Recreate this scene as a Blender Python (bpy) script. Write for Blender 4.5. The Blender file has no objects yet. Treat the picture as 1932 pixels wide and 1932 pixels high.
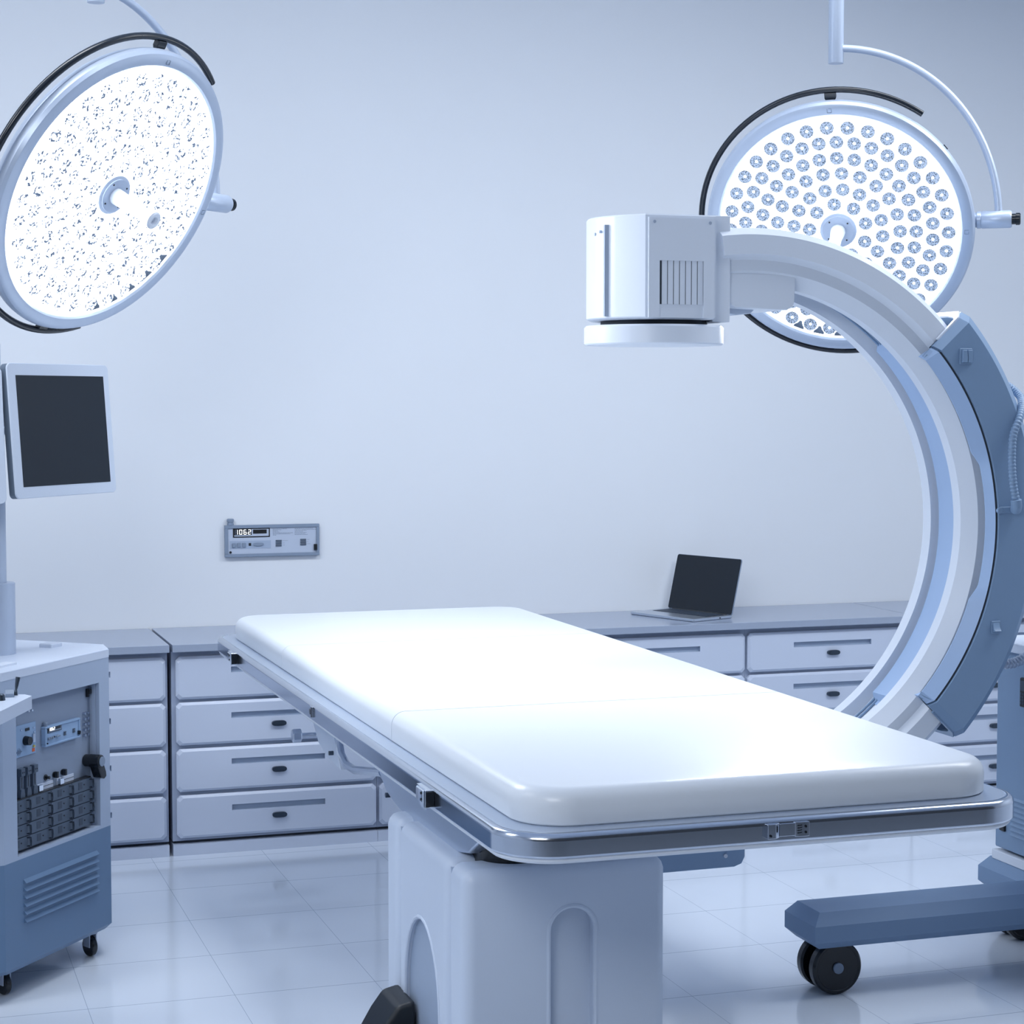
import bpy, bmesh, math, random
from mathutils import Vector, Matrix
PI = math.pi
R = math.radians
S = bpy.context.scene
COL = S.collection
random.seed(7)

# ---------------------------------------------------------------- camera, world, lights, exposure
cd = bpy.data.cameras.new('camera'); cam = bpy.data.objects.new('camera', cd); COL.objects.link(cam)
cam.location = (0, 0, 1.75)
cam.rotation_euler = (R(90 - 3.34), 0, R(-18.22))
cd.sensor_width = 36; cd.lens = 3670 / 1932 * 36; cd.clip_start = .05
S.camera = cam
S.view_settings.view_transform = 'Standard'
S.view_settings.look = 'None'
S.view_settings.gamma = 1
S.view_settings.exposure = 0.0
S.cycles.max_bounces = 8
S.cycles.sample_clamp_indirect = 6
w = bpy.data.worlds.new('world'); S.world = w; w.use_nodes = True
w.node_tree.nodes['Background'].inputs[0].default_value = (.35, .42, .55, 1)
w.node_tree.nodes['Background'].inputs[1].default_value = .12

def area(name, loc, target, sx, sy, energy, col=(.94, .97, 1)):
    l = bpy.data.lights.new(name, 'AREA'); l.shape = 'RECTANGLE'; l.size = sx; l.size_y = sy
    l.energy = energy; l.color = col
    o = bpy.data.objects.new(name, l); COL.objects.link(o); o.location = loc
    d = Vector(target) - Vector(loc)
    o.rotation_euler = d.to_track_quat('-Z', 'Y').to_euler()
    return o
area('fill_light', (-.1, 5.25, 3.7), (.6, 7.93, .3), 2.4, .6, 34).data.spread = R(125)  # unseen lights, added overhead to brighten the back wall, floor and table
area('fill_light', (3.0, 5.25, 3.7), (2.8, 7.93, .3), 2.4, .6, 21).data.spread = R(125)
area('fill_light', (-1.6, 4.6, 3.7), (-.6, 4.6, 0), 1.0, 2.0, 43)
area('fill_light', (4.7, 4.6, 3.7), (4.5, 4.6, 0), 1.2, 1.8, 74)
area('fill_light', (1.75, 6.0, 3.7), (1.75, 6.0, 0), .8, .8, 7).data.spread = R(60)  # added out of view to lift the far end of the mattress
area('fill_light', (-.8, 1.0, 3.0), (1.5, 4.5, .3), 1.5, 1.0, 52)  # added out of view to fill the faces turned to the camera

# ---------------------------------------------------------------- materials
def mat(name, col, rough=.5, metal=0, emit=None, es=0, noise=0, nscale=60, coat=0, spec=.5, bump=0):
    m = bpy.data.materials.new(name); m.use_nodes = True
    nt = m.node_tree; b = nt.nodes['Principled BSDF']
    b.inputs['Base Color'].default_value = (*col, 1)
    b.inputs['Roughness'].default_value = rough
    b.inputs['Metallic'].default_value = metal
    b.inputs['Specular IOR Level'].default_value = spec
    b.inputs['Coat Weight'].default_value = coat
    b.inputs['Coat Roughness'].default_value = .1
    if emit:
        b.inputs['Emission Color'].default_value = (*emit, 1); b.inputs['Emission Strength'].default_value = es
    tc = nt.nodes.new('ShaderNodeTexCoord'); n = nt.nodes.new('ShaderNodeTexNoise')
    n.inputs['Scale'].default_value = nscale; n.inputs['Detail'].default_value = 3
    nt.links.new(tc.outputs['Object'], n.inputs['Vector'])
    if noise:
        mx = nt.nodes.new('ShaderNodeMix'); mx.data_type = 'RGBA'
        mx.inputs[6].default_value = (*[c * (1 - noise) for c in col], 1)
        mx.inputs[7].default_value = (*[min(1, c * (1 + noise)) for c in col], 1)
        nt.links.new(n.outputs['Fac'], mx.inputs[0]); nt.links.new(mx.outputs[2], b.inputs['Base Color'])
    if bump:
        bp = nt.nodes.new('ShaderNodeBump'); bp.inputs['Strength'].default_value = bump; bp.inputs['Distance'].default_value = .001
        nt.links.new(n.outputs['Fac'], bp.inputs['Height']); nt.links.new(bp.outputs['Normal'], b.inputs['Normal'])
    return m

M = {}
M['wall'] = mat('wall_paint', (.73, .77, .83), .75, noise=.01, nscale=3)
M['ceil'] = mat('ceiling_paint', (.66, .74, .87), .85, noise=.01, nscale=3)
M['cab'] = mat('cabinet_lacquer', (.52, .585, .72), .30, noise=.015, nscale=300)
M['carc'] = mat('cabinet_carcass', (.34, .40, .53), .45, noise=.02)
M['top'] = mat('worktop', (.31, .365, .475), .22, noise=.03, nscale=400)
M['slot'] = mat('recess_lining', (.34, .42, .56), .5, noise=.02)
M['lock'] = mat('dark_lock_metal', (.05, .07, .10), .25, metal=.6, noise=.05)
M['white'] = mat('white_enamel', (.72, .78, .88), .32, noise=.01, nscale=200)
M['cream'] = mat('column_plastic', (.60, .68, .82), .38, noise=.012, nscale=300)
M['blue'] = mat('blue_plastic', (.205, .31, .47), .42, noise=.02, nscale=300)
M['blue2'] = mat('mid_blue_plastic', (.36, .50, .74), .38, noise=.02, nscale=300)
M['navy'] = mat('navy_trolley_paint', (.20, .305, .475), .55, noise=.02, nscale=300)
M['steel'] = mat('satin_steel', (.56, .61, .70), .17, metal=1, noise=.02, nscale=500)
M['tray'] = mat('brushed_tray_steel', (.66, .73, .84), .3, metal=.85, noise=.03, nscale=500)
M['chrome'] = mat('polished_chrome', (.75, .8, .88), .08, metal=1, noise=.01)
M['dkmetal'] = mat('dark_rail_metal', (.07, .09, .12), .25, metal=.8, noise=.04)
M['black'] = mat('black_rubber', (.010, .014, .020), .45, noise=.1)
M['gloss'] = mat('glossy_black', (.006, .009, .014), .22, noise=.05)
M['screen'] = mat('screen_glass', (.010, .016, .026), .38, noise=.03, spec=.3)
M['disp'] = mat('display_glass', (.004, .005, .008), .3, noise=.05)
M['pad'] = mat('white_vinyl', (.74, .79, .86), .32, noise=.006, nscale=500, bump=.05)
M['cartg'] = mat('cart_grey', (.37, .45, .59), .45, noise=.03, nscale=400)
M['cartb'] = mat('cart_blue', (.12, .205, .34), .42, noise=.03, nscale=400)
M['cartt'] = mat('cart_top_laminate', (.60, .67, .80), .4, noise=.03, nscale=400)
M['bay'] = mat('bay_back_shaded', (.25, .31, .42), .5, noise=.03, nscale=400)  # darker than the cart grey: shade inside the bay put into the colour
M['panel'] = mat('panel_blue', (.27, .40, .60), .45, noise=.03, nscale=300)
M['pgrey'] = mat('panel_grey', (.46, .53, .66), .45, noise=.03, nscale=300)
M['pframe'] = mat('panel_frame', (.21, .27, .37), .45, noise=.03, nscale=300)
M['rack'] = mat('rack_module', (.075, .105, .155), .5, noise=.06, nscale=200)
M['rack2'] = mat('rack_grille', (.04, .058, .09), .5, noise=.06, nscale=200)
M['ink'] = mat('printed_ink', (.10, .14, .22), .6, noise=.05)
M['orange'] = mat('orange_label', (.75, .14, .04), .5, noise=.05)
M['yellow'] = mat('yellow_button', (.65, .52, .12), .4, noise=.05)
M['digit'] = mat('lit_digit', (.9, .9, .9), .5, emit=(1, 1, 1), es=1.0, noise=.01)
M['ghost'] = mat('unlit_digit', (.10, .12, .17), .5, noise=.05)
M['gap'] = mat('shadow_gap', (.03, .04, .055), .8, noise=.05)
M['face'] = mat('lit_lamp_face', (.9, .9, .9), .4, emit=(.93, .97, 1), es=4, noise=.01)
M['glow'] = mat('lit_diode', (.9, .9, .9), .4, emit=(.95, .98, 1), es=9, noise=.01)
M['lamp'] = mat('lamp_housing', (.47, .55, .69), .33, metal=.25, noise=.03, nscale=500)
M['grip'] = mat('dark_grip', (.012, .017, .026), .22, noise=.1, nscale=300)

def speck(name, lo, hi, le, he, scale, thr):
    # noise paints light and dark glints into each lens's colour and emission
    m = mat(name, hi, .25)
    nt = m.node_tree; b = nt.nodes['Principled BSDF']
    n = [x for x in nt.nodes if x.type == 'TEX_NOISE'][0]
    n.inputs['Scale'].default_value = scale; n.inputs['Detail'].default_value = 4
    gi = nt.nodes.new('ShaderNodeNewGeometry'); nt.links.new(gi.outputs['Position'], n.inputs['Vector'])
    cr = nt.nodes.new('ShaderNodeValToRGB')
    cr.color_ramp.elements[0].position = thr - .06; cr.color_ramp.elements[0].color = (*lo, 1)
    cr.color_ramp.elements[1].position = thr + .06; cr.color_ramp.elements[1].color = (*hi, 1)
    nt.links.new(n.outputs['Fac'], cr.inputs[0]); nt.links.new(cr.outputs[0], b.inputs['Base Color'])
    mr = nt.nodes.new('ShaderNodeMapRange'); mr.inputs['From Min'].default_value = thr - .05; mr.inputs['From Max'].default_value = thr + .05
    mr.inputs['To Min'].default_value = le; mr.inputs['To Max'].default_value = he
    b.inputs['Emission Color'].default_value = (.72, .82, 1, 1)
    nt.links.new(n.outputs['Fac'], mr.inputs['Value']); nt.links.new(mr.outputs[0], b.inputs['Emission Strength'])
    return m
M['lensR'] = speck('lens_optic', (.07, .11, .18), (.30, .39, .52), .05, .34, 260, .46)
M['lensL'] = speck('lens_optic_bright', (.10, .15, .24), (.6, .65, .7), .08, 4, 130, .485)

# floor: large glossy tiles with hairline joints
def floor_mat():
    m = bpy.data.materials.new('floor_tiles'); m.use_nodes = True; nt = m.node_tree; N = nt.nodes; L = nt.links
    b = N['Principled BSDF']; b.inputs['Roughness'].default_value = .10
    b.inputs['Specular IOR Level'].default_value = .6
    g = N.new('ShaderNodeNewGeometry'); sp = N.new('ShaderNodeSeparateXYZ'); L.new(g.outputs['Position'], sp.inputs[0])
    def line(sock, off, size, wd):
        a = N.new('ShaderNodeMath'); a.operation = 'SUBTRACT'; L.new(sock, a.inputs[0]); a.inputs[1].default_value = off
        d = N.new('ShaderNodeMath'); d.operation = 'DIVIDE'; L.new(a.outputs[0], d.inputs[0]); d.inputs[1].default_value = size
        f = N.new('ShaderNodeMath'); f.operation = 'FRACT'; L.new(d.outputs[0], f.inputs[0])
        c = N.new('ShaderNodeMath'); c.operation = 'LESS_THAN'; L.new(f.outputs[0], c.inputs[0]); c.inputs[1].default_value = wd / size
        return c.outputs[0]
    lx = line(sp.outputs['X'], .984 - 40 * .424, .424, .0016); ly = line(sp.outputs['Y'], 5.165 - 40 * .43, .43, .0035)
    mx = N.new('ShaderNodeMath'); mx.operation = 'MAXIMUM'; L.new(lx, mx.inputs[0]); L.new(ly, mx.inputs[1])
    n = N.new('ShaderNodeTexNoise'); n.inputs['Scale'].default_value = 2.5; L.new(g.outputs['Position'], n.inputs['Vector'])
    c1 = N.new('ShaderNodeMix'); c1.data_type = 'RGBA'; c1.inputs[6].default_value = (.66, .73, .84, 1); c1.inputs[7].default_value = (.71, .78, .88, 1)
    L.new(n.outputs['Fac'], c1.inputs[0])
    c2 = N.new('ShaderNodeMix'); c2.data_type = 'RGBA'; L.new(mx.outputs[0], c2.inputs[0]); L.new(c1.outputs[2], c2.inputs[6])
    c2.inputs[7].default_value = (.34, .41, .53, 1); L.new(c2.outputs[2], b.inputs['Base Color'])
    return m
M['floor'] = floor_mat()

# ---------------------------------------------------------------- mesh helpers
class MB:
    def __init__(s): s.bm = bmesh.new(); s.T = Matrix.Identity(4)
    def v(s, p): return s.bm.verts.new(s.T @ Vector(p))
    def f(s, vs, mi=0):
        try:
            fc = s.bm.faces.new(vs); fc.material_index = mi; return fc
        except ValueError: return None
    def box(s, x0, x1, y0, y1, z0, z1, mi=0):
        v = [s.v((x, y, z)) for z in (z0, z1) for x, y in ((x0, y0), (x1, y0), (x1, y1), (x0, y1))]
        for q in ((3, 2, 1, 0), (4, 5, 6, 7), (0, 1, 5, 4), (1, 2, 6, 5), (2, 3, 7, 6), (3, 0, 4, 7)): s.f([v[i] for i in q], mi)
        return s
    def loops(s, ls, close=True, cap=True, mi=0):
        V = [[s.v(p) for p in l] for l in ls]; n = len(V[0])
        for a, b in zip(V, V[1:]):
            for i in range(n if close else n - 1):
                j = (i + 1) % n; s.f([a[i], a[j], b[j], b[i]], mi)
        if cap: s.f(V[0][::-1], mi); s.f(V[-1], mi)
        return s
    def prism(s, pts, a0, a1, axis='z', mi=0):
        def P(p, a):
            return {'z': (p[0], p[1], a), 'y': (p[0], a, p[1]), 'x': (a, p[0], p[1])}[axis]
        return s.loops([[P(p, a0) for p in pts], [P(p, a1) for p in pts]], mi=mi)
    def slab(s, x0, x1, y0, y1, r, prof, n=10, mi=0):
        ls = []
        for ins, z in prof:
            l = []; rr = max(r - ins, .0005)
            for k, (cx, cy) in enumerate(((x1 - r, y1 - r), (x0 + r, y1 - r), (x0 + r, y0 + r), (x1 - r, y0 + r))):
                for i in range(n + 1):
                    a = PI / 2 * (k + i / n); l.append((cx + rr * math.cos(a), cy + rr * math.sin(a), z))
            ls.append(l)
        return s.loops(ls, mi=mi)
    def lathe(s, prof, n=32, axis='z', c=(0, 0, 0), mi=0, cap=True):
        ls = []
        for r, h in prof:
            l = []
            for i in range(n):
                a = 2 * PI * i / n; x, y = r * math.cos(a), r * math.sin(a)
                p = {'z': (x, y, h), 'y': (x, h, y), 'x': (h, x, y)}[axis]
                l.append((p[0] + c[0], p[1] + c[1], p[2] + c[2]))
            ls.append(l)
        return s.loops(ls, cap=cap, mi=mi)
    def tube(s, pts, r, n=14, mi=0, cap=True, closed=False):
        pts = [Vector(p) for p in pts]; m = len(pts); rings = []
        t0 = (pts[1] - pts[0]).normalized(); up = Vector((0, 0, 1)) if abs(t0.z) < .9 else Vector((1, 0, 0))
        u = t0.cross(up).normalized()
        for i, p in enumerate(pts):
            t = (pts[min(i + 1, m - 1)] - pts[max(i - 1, 0)]).normalized()
            u = (u - t * u.dot(t)).normalized(); w_ = t.cross(u)
            rr = r[i] if isinstance(r, (list, tuple)) else r
            rings.append([p + (u * math.cos(2 * PI * k / n) + w_ * math.sin(2 * PI * k / n)) * rr for k in range(n)])
        return s.loops(rings, cap=cap, mi=mi)
    def obj(s, name, mats, parent=None, smooth=True, bevel=0, seg=2, mw=None, ang=35, fix=True):
        if fix: bmesh.ops.recalc_face_normals(s.bm, faces=s.bm.faces)
        me = bpy.data.meshes.new(name); s.bm.to_mesh(me); s.bm.free()
        for m in (mats if isinstance(mats, (list, tuple)) else [mats]): me.materials.append(M[m])
        o = bpy.data.objects.new(name, me); COL.objects.link(o)
        if parent: o.parent = parent
        if mw is not None: o.matrix_basis = mw
        if bevel:
            b = o.modifiers.new('bevel', 'BEVEL'); b.width = bevel; b.segments = seg; b.limit_method = 'ANGLE'; b.angle_limit = R(30)
            b.harden_normals = True
            for p in me.polygons: p.use_smooth = True
        elif smooth:
            me.set_sharp_from_angle(angle=R(ang))
            for p in me.polygons: p.use_smooth = True
            me.set_sharp_from_angle(angle=R(ang))
        return o

def thing(name, loc, label, cat, group=None, rz=0):
    o = bpy.data.objects.new(name, None); COL.objects.link(o); o.location = loc; o.rotation_euler = (0, 0, rz)
    o.empty_display_size = .1
    o['label'] = label; o['category'] = cat
    if group: o['group'] = group
    return o
def struct(o): o['kind'] = 'structure'; return o
def mbo(root=None):
    m = MB()
    if root is not None: m.T = Matrix.Translation(-root.location)   # world coordinates in, local out (unrotated roots)
    return m
def hexpts(n, r, cx=0, cy=0, ph=0): return [(cx + r * math.cos(2 * PI * i / n + ph), cy + r * math.sin(2 * PI * i / n + ph)) for i in range(n)]

# ---------------------------------------------------------------- the room
X0, X1, Y0, YW, ZC = -2.6, 6.6, .25, 7.93, 3.78
struct(MB().box(X0 - .1, X1 + .1, Y0, YW + .1, -.1, 0).obj('floor', 'floor', smooth=False))
struct(MB().box(X0 - .1, X1 + .1, Y0, YW + .1, ZC, ZC + .1).obj('ceiling', 'ceil', smooth=False))
struct(MB().box(X0, X1, YW, YW + .1, 0, ZC).obj('wall_back', 'wall', smooth=False))
struct(MB().box(X0 - .1, X0, Y0, YW + .1, 0, ZC).obj('wall_left', 'wall', smooth=False))
struct(MB().box(X1, X1 + .1, Y0, YW + .1, 0, ZC).obj('wall_right', 'wall', smooth=False))

# ---------------------------------------------------------------- drawer cabinets along the back wall
YF = 7.389; PW = .796; DW = .784
def drawer_mesh(Wd, H, sl, sr, sb, st):
    # front panel with cut corners, bevelled rim and a long finger-pull slot; local origin lower left of front plane
    m = MB(); c = .010; k = .014; dy = .008; D = .022
    xs = [c, sl, sr, Wd - c]; zs = [c, sb, st, H - c]
    def q(pts, y): return [m.v((x, y, z)) for x, z in pts]
    m.f(q([(c + k, c), (xs[1], c), (xs[1], zs[1]), (c, zs[1]), (c, c + k)], 0)); m.f(q([(xs[1], c), (xs[2], c), (xs[2], zs[1]), (xs[1], zs[1])], 0))
    m.f(q([(xs[2], c), (Wd - c - k, c), (Wd - c, c + k), (Wd - c, zs[1]), (xs[2], zs[1])], 0))
    m.f(q([(c, zs[1]), (xs[1], zs[1]), (xs[1], zs[2]), (c, zs[2])], 0)); m.f(q([(xs[2], zs[1]), (Wd - c, zs[1]), (Wd - c, zs[2]), (xs[2], zs[2])], 0))
    m.f(q([(c, zs[2]), (xs[1], zs[2]), (xs[1], H - c), (c + k, H - c), (c, H - c - k)], 0)); m.f(q([(xs[1], zs[2]), (xs[2], zs[2]), (xs[2], H - c), (xs[1], H - c)], 0))
    m.f(q([(xs[2], zs[2]), (Wd - c, zs[2]), (Wd - c, H - c - k), (Wd - c - k, H - c), (xs[2], H - c)], 0))
    a = [(c + k, c), (Wd - c - k, c), (Wd - c, c + k), (Wd - c, H - c - k), (Wd - c - k, H - c), (c + k, H - c), (c, H - c - k), (c, c + k)]
    b = [(k, 0), (Wd - k, 0), (Wd, k), (Wd, H - k), (Wd - k, H), (k, H), (0, H - k), (0, k)]
    m.loops([[(x, 0, z) for x, z in a], [(x, dy, z) for x, z in b], [(x, D, z) for x, z in b]], cap=False)
    m.f(q(b, D))
    bmesh.ops.remove_doubles(m.bm, verts=m.bm.verts, dist=.0002)
    return m
RZ = [(.603, .765), (.426, .590), (.247, .412), (.068, .236)]   # drawer rows
dm = drawer_mesh(DW, .165, .211, .577, .098, .120)
d0 = dm.obj('drawer', 'cab', smooth=False)
mm = MB()                                                        # slot lining, five-sided
for s_ in range(1):
    a, b, c_, d_, y = .211, .577, .098, .120, .014
    P_ = lambda x, yy, z: mm.v((x, yy, z))
    mm.f([P_(a, y, c_), P_(b, y, c_), P_(b, y, d_), P_(a, y, d_)])
    mm.f([P_(a, 0, c_), P_(b, 0, c_), P_(b, y, c_), P_(a, y, c_)]); mm.f([P_(a, y, d_), P_(b, y, d_), P_(b, 0, d_), P_(a, 0, d_)])
    mm.f([P_(a, 0, c_), P_(a, y, c_), P_(a, y, d_), P_(a, 0, d_)]); mm.f([P_(b, y, c_), P_(b, 0, c_), P_(b, 0, d_), P_(b, y, d_)])
sl0 = mm.obj('pull_recess', 'slot', smooth=False, fix=False)
lk = MB()
st_ = [(.395 + .0285 * math.copysign(abs(math.cos(t)) ** .6, math.cos(t)), .070 + .0105 * math.copysign(abs(math.sin(t)) ** .8, math.sin(t))) for t in [2 * PI * i / 24 for i in range(24)]]
lk.prism(st_, -.012, .0, 'y'); lk.lathe([(.006, -.015), (.006, -.011)], 12, 'y', (.381, 0, .070))
lk.box(.383, .412, -.0145, -.011, .067, .073)
lk0 = lk.obj('lock', 'lock')
proto_used = [False]
def add_drawer(cab, x, z):
    out = []
    for src in (d0, sl0, lk0):
        o = src if not proto_used[0] else src.copy()
        if proto_used[0]: COL.objects.link(o)
        out.append(o)
    proto_used[0] = True
    out[0].parent = cab; out[0].location = (x - cab.location.x, YF - .006 - cab.location.y, z)
    out[1].parent = out[0]; out[2].parent = out[0]
def cabinet(x, label, off=.006, side=0):
    t = thing('drawer_cabinet', (x + PW / 2, YF + .25, 0), label, 'cabinet', 'drawer cabinets along the back wall')
    m = mbo(t); m.box(x + .0005 - side, x + PW - .0005, YF + .018, YW - .01, .055, .787)
    m.obj('carcass', 'carc', t, smooth=False)
    m = mbo(t); m.box(x + .0005 - side, x + PW - .0005, YF + .002, YF + .3, 0, .044); m.obj('plinth', 'cab', t, smooth=False)
    m = mbo(t); m.box(x + .001, x + PW - .001, YF + .03, YF + .3, .044, .055); m.obj('plinth_gap', 'gap', t, smooth=False)
    for z0, z1 in RZ: add_drawer(t, x + off, z0)
    return t
CX = 1.078
cabinet(1.055 - PW, 'light grey drawer cabinet partly hidden by the equipment cart, just left of the dark gap', off=.002)
cabinet(CX, 'light grey four-drawer cabinet just right of the dark gap, beside the table column', side=.009)
cabinet(CX + PW, 'light grey drawer cabinet almost wholly hidden behind the operating table')
cabinet(CX + 2 * PW, 'light grey drawer cabinet below the open laptop')
cabinet(CX + 3 * PW, 'light grey drawer cabinet seen through the arc of the imaging arm')
cabinet(CX + 4 * PW, 'light grey drawer cabinet at the far right behind the imaging arm trolley')
def worktop(x0, x1, label):
    m = MB(); m.box(x0, x1, 7.356, YW - .003, .789, .818)
    o = m.obj('worktop', 'top', bevel=.002)
    o['label'] = label; o['category'] = 'worktop'; o['group'] = 'worktops on the drawer cabinets'
worktop(1.055 - PW - .01, 1.057, 'grey worktop on the left cabinets, behind the equipment cart')
worktop(1.068, 4.2455, 'long grey worktop carrying the open laptop')
worktop(4.2505, CX + 5 * PW + .01, 'grey worktop at the far right, beyond the thin seam behind the imaging arm')

# ---------------------------------------------------------------- seven-segment digits
SEG = {'0': 'abcdef', '1': 'bc', '6': 'acdefg', '2': 'abged'}
def digits(m, txt, x, y, z, wd, hd, gap, mon, moff):
    t = hd * .13
    for i, ch in enumerate(txt):
        ox = x + i * (wd + gap); h2 = hd / 2
        R_ = {'a': (ox + t * .6, ox + wd - t * .6, z + hd - t, z + hd), 'd': (ox + t * .6, ox + wd - t * .6, z, z + t), 'g': (ox + t * .6, ox + wd - t * .6, z + h2 - t / 2, z + h2 + t / 2),
              'f': (ox, ox + t, z + h2 + t * .2, z + hd - t * .3), 'b': (ox + wd - t, ox + wd, z + h2 + t * .2, z + hd - t * .3), 'e': (ox, ox + t, z + t * .3, z + h2 - t * .2), 'c': (ox + wd - t, ox + wd, z + t * .3, z + h2 - t * .2)}
        for k, (a, b, c, d) in R_.items():
            on = k in SEG[ch]
            if on or moff is not None: m.box(a, b, y - (.0012 if on else .0006), y, c, d, mon if on else moff)

def control_panel(t, W, H, depth, frame, face, txt=True, mono=False):
    """meter panel lying in the local x/z plane, front towards -y, lower left corner at the origin"""
    fr = .013 * W / .394
    m = MB(); m.box(0, W, -depth, 0, 0, fr); m.box(0, W, -depth, 0, H - fr, H); m.box(0, fr, -depth, 0, fr, H - fr); m.box(W - fr, W, -depth, 0, fr, H - fr)
    f = m.obj('frame', frame, t, bevel=.0015)
    m = MB(); m.box(fr, W - fr, -depth * .75, 0, fr, H - fr); m.obj('face_plate', face, t, smooth=False)
    y = -depth * .75; sx = W / 1432.; sz = H / 485.        # photo pixels of the enlarged panel
    def X(p): return (p - 183) * sx
    def Z(p): return H - (p - 250) * sz
    m = MB(); m.box(X(305), X(860), y - .002, y, Z(452) + .004, Z(315) + .006, 0)
    m.box(X(322), X(843), y - .0024, y - .002, Z(436) + .004, Z(418) + .004, 1)
    m.box(X(585), X(843), y - .0024, y - .002, Z(418) + .004, Z(328) + .004, 1); m.box(X(605), X(812), y - .003, y - .0024, Z(398) + .004, Z(335) + .004, 0)
    dsp = m.obj('display', ['disp', 'pgrey' if not mono else 'pframe'], t, smooth=False)
    m = MB(); digits(m, '1062', X(333), y - .0022, Z(408) + .004, 45 * sx, 76 * sz, 20 * sx, 0, 1)
    m.obj('digits', ['digit', 'ghost'], dsp, smooth=False)
    m = MB(); m.box(X(258), X(875), y - .001, y, Z(610), Z(490)); m.obj('button_strip', 'slot' if not mono else 'panel', t, smooth=False)
    for px in (292, 365, 445):
        m = MB(); m.box(X(px), X(px + 48), y - .007, y - .001, Z(585), Z(520)); m.obj('button', 'pframe', t, bevel=.001)
    m = MB(); m.box(X(540), X(575), y - .003, y - .001, Z(565), Z(525)); m.obj('port', 'gloss', t, smooth=False)
    m = MB(); m.prism([(X(685) + 80 * sx * math.copysign(abs(math.cos(a)) ** .5, math.cos(a)), Z(545) + 24 * sz * math.sin(a)) for a in [2 * PI * i / 20 for i in range(20)]], y - .006, y - .001, 'y')
    m.obj('connector', 'pframe', t)
    for bx in (948, 1322):
        for r in range(3):
            zz = 487 + r * 36 - (8 if bx > 1000 else 0)
            m = MB(); m.box(X(bx), X(bx + 90), y - .003, y, Z(zz + 28), Z(zz)); m.obj('key', 'rack', t, bevel=.0006, seg=1)
    m = MB(); m.lathe([(17 * sx, y - .005), (17 * sx, y)], 16, 'y', (X(265), 0, Z(660))); m.obj('knob', 'gloss', t)
    m = MB(); m.box(X(1528), X(1578), y - .008, y, Z(657), Z(562)); m.box(X(1540), X(1568), y - .010, y - .008, Z(612), Z(580)); m.obj('switch', 'gloss', t, bevel=.001)
    m = MB(); m.lathe([(50 * sx, 0), (50 * sx, 34 * sz * .9), (46 * sx, 36 * sz), (46 * sx, 50 * sz), (54 * sx, 52 * sz), (54 * sx, 88 * sz), (44 * sx, 100 * sz)], 8, 'z', (X(272), -depth / 2, H)); m.obj('cable_gland', 'pframe', t, ang=20)
    if txt:
        random.seed(3)
        m = MB()
        for cx, rows in ((905, (215, 135, 80, 105, 310, 265, 50)), (1240, (285, 325, 180, 130, 180, 160, 200))):
            for i, L_ in enumerate(rows):
                x = cx
                while x < cx + L_:
                    ww = random.uniform(10, 26); m.box(X(x), X(min(x + ww, cx + L_)), y - .0004, y, Z(322 + i * 15.5), Z(317 + i * 15.5)); x += ww + 6
        for (a, b, zz) in ((1055, 1135, 498), (1055, 1085, 532), (1055, 1085, 566), (1425, 1465, 490), (1425, 1450, 522), (1425, 1480, 555)):
            x = a
            while x < b:
                ww = random.uniform(8, 20); m.box(X(x), X(min(x + ww, b)), y - .0004, y, Z(zz + 4), Z(zz)); x += ww + 5
        m.obj('printed_text', 'ink', t, smooth=False)
t = thing('wall_meter_panel', (1.367, YW, 1.10), 'grey meter panel with lit white digits on the back wall', 'control panel')
control_panel(t, .394, .131, .022, 'pframe', 'pgrey')

# ---------------------------------------------------------------- laptop on the worktop
zt = .8182
A = Vector((3.10, 7.79, zt)); B = Vector((3.242, 7.43, zt))
ex = (B - A).normalized(); ey = Vector((-ex.y, ex.x, 0))          # ex along the front edge, ey towards the hinge
t = thing('laptop', B + ex * 0, 'open silver laptop with a black screen on the long worktop', 'laptop')
t.location = A; t.rotation_euler = (0, 0, math.atan2(ex.y, ex.x))
LW, LD = (B - A).length, .237
m = MB(); m.slab(0, LW, 0, LD, .012, [(.004, 0), (0, .003), (0, .011), (.0015, .0125)], 5); m.obj('base', 'chrome', t)
M['alu'] = mat('laptop_aluminium', (.55, .61, .70), .28, metal=.8, noise=.02)
bpy.data.objects[[o.name for o in t.children][0]].data.materials[0] = M['alu']
m = MB(); m.box(.03, LW - .03, .105, LD - .022, .0125, .0129); kb = m.obj('keyboard', 'gloss', t, smooth=False)
m = MB()
for r in range(6):
    n = 14; kw = (LW - .07) / n
    for i in range(n): m.box(.035 + i * kw + .0012, .035 + (i + 1) * kw - .0012, .108 + r * .0178, .108 + (r + 1) * .0178 - .0022, .0129, .0142)
m.obj('keys', 'rack2', kb, smooth=False)
m = MB(); m.box(LW / 2 - .062, LW / 2 + .062, .012, .095, .0125, .0128); m.obj('touchpad', 'pgrey', t, smooth=False)
tilt = R(14.5); LH = .243
lid = Matrix.Translation((0, LD - .008, .013)) @ Matrix.Rotation(-tilt, 4, 'X')
m = MB(); m.T = Matrix.Rotation(R(90), 4, 'X'); m.slab(0, LW, 0, LH, .010, [(.001, -.006), (0, -.005), (0, -.001), (.001, 0)], 5); m.obj('lid', 'pframe', t, mw=lid)
t.children[-1].data.materials[0] = M['alu']
m = MB(); m.T = Matrix.Rotation(R(90), 4, 'X'); m.slab(.0015, LW - .0015, .0015, LH - .0015, .009, [(0, 0), (0, .0008)], 5)
sc = m.obj('screen', 'screen', t, mw=lid)
m = MB(); m.lathe([(.005, 0), (.005, LW - .06)], 12, 'x', (.03, LD - .006, .012)); m.obj('hinge', 'gloss', t)
m = MB(); m.box(LW - .0005, LW + .0006, .155, .163, .004, .009); m.obj('side_port', 'gloss', t, smooth=False)

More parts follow.
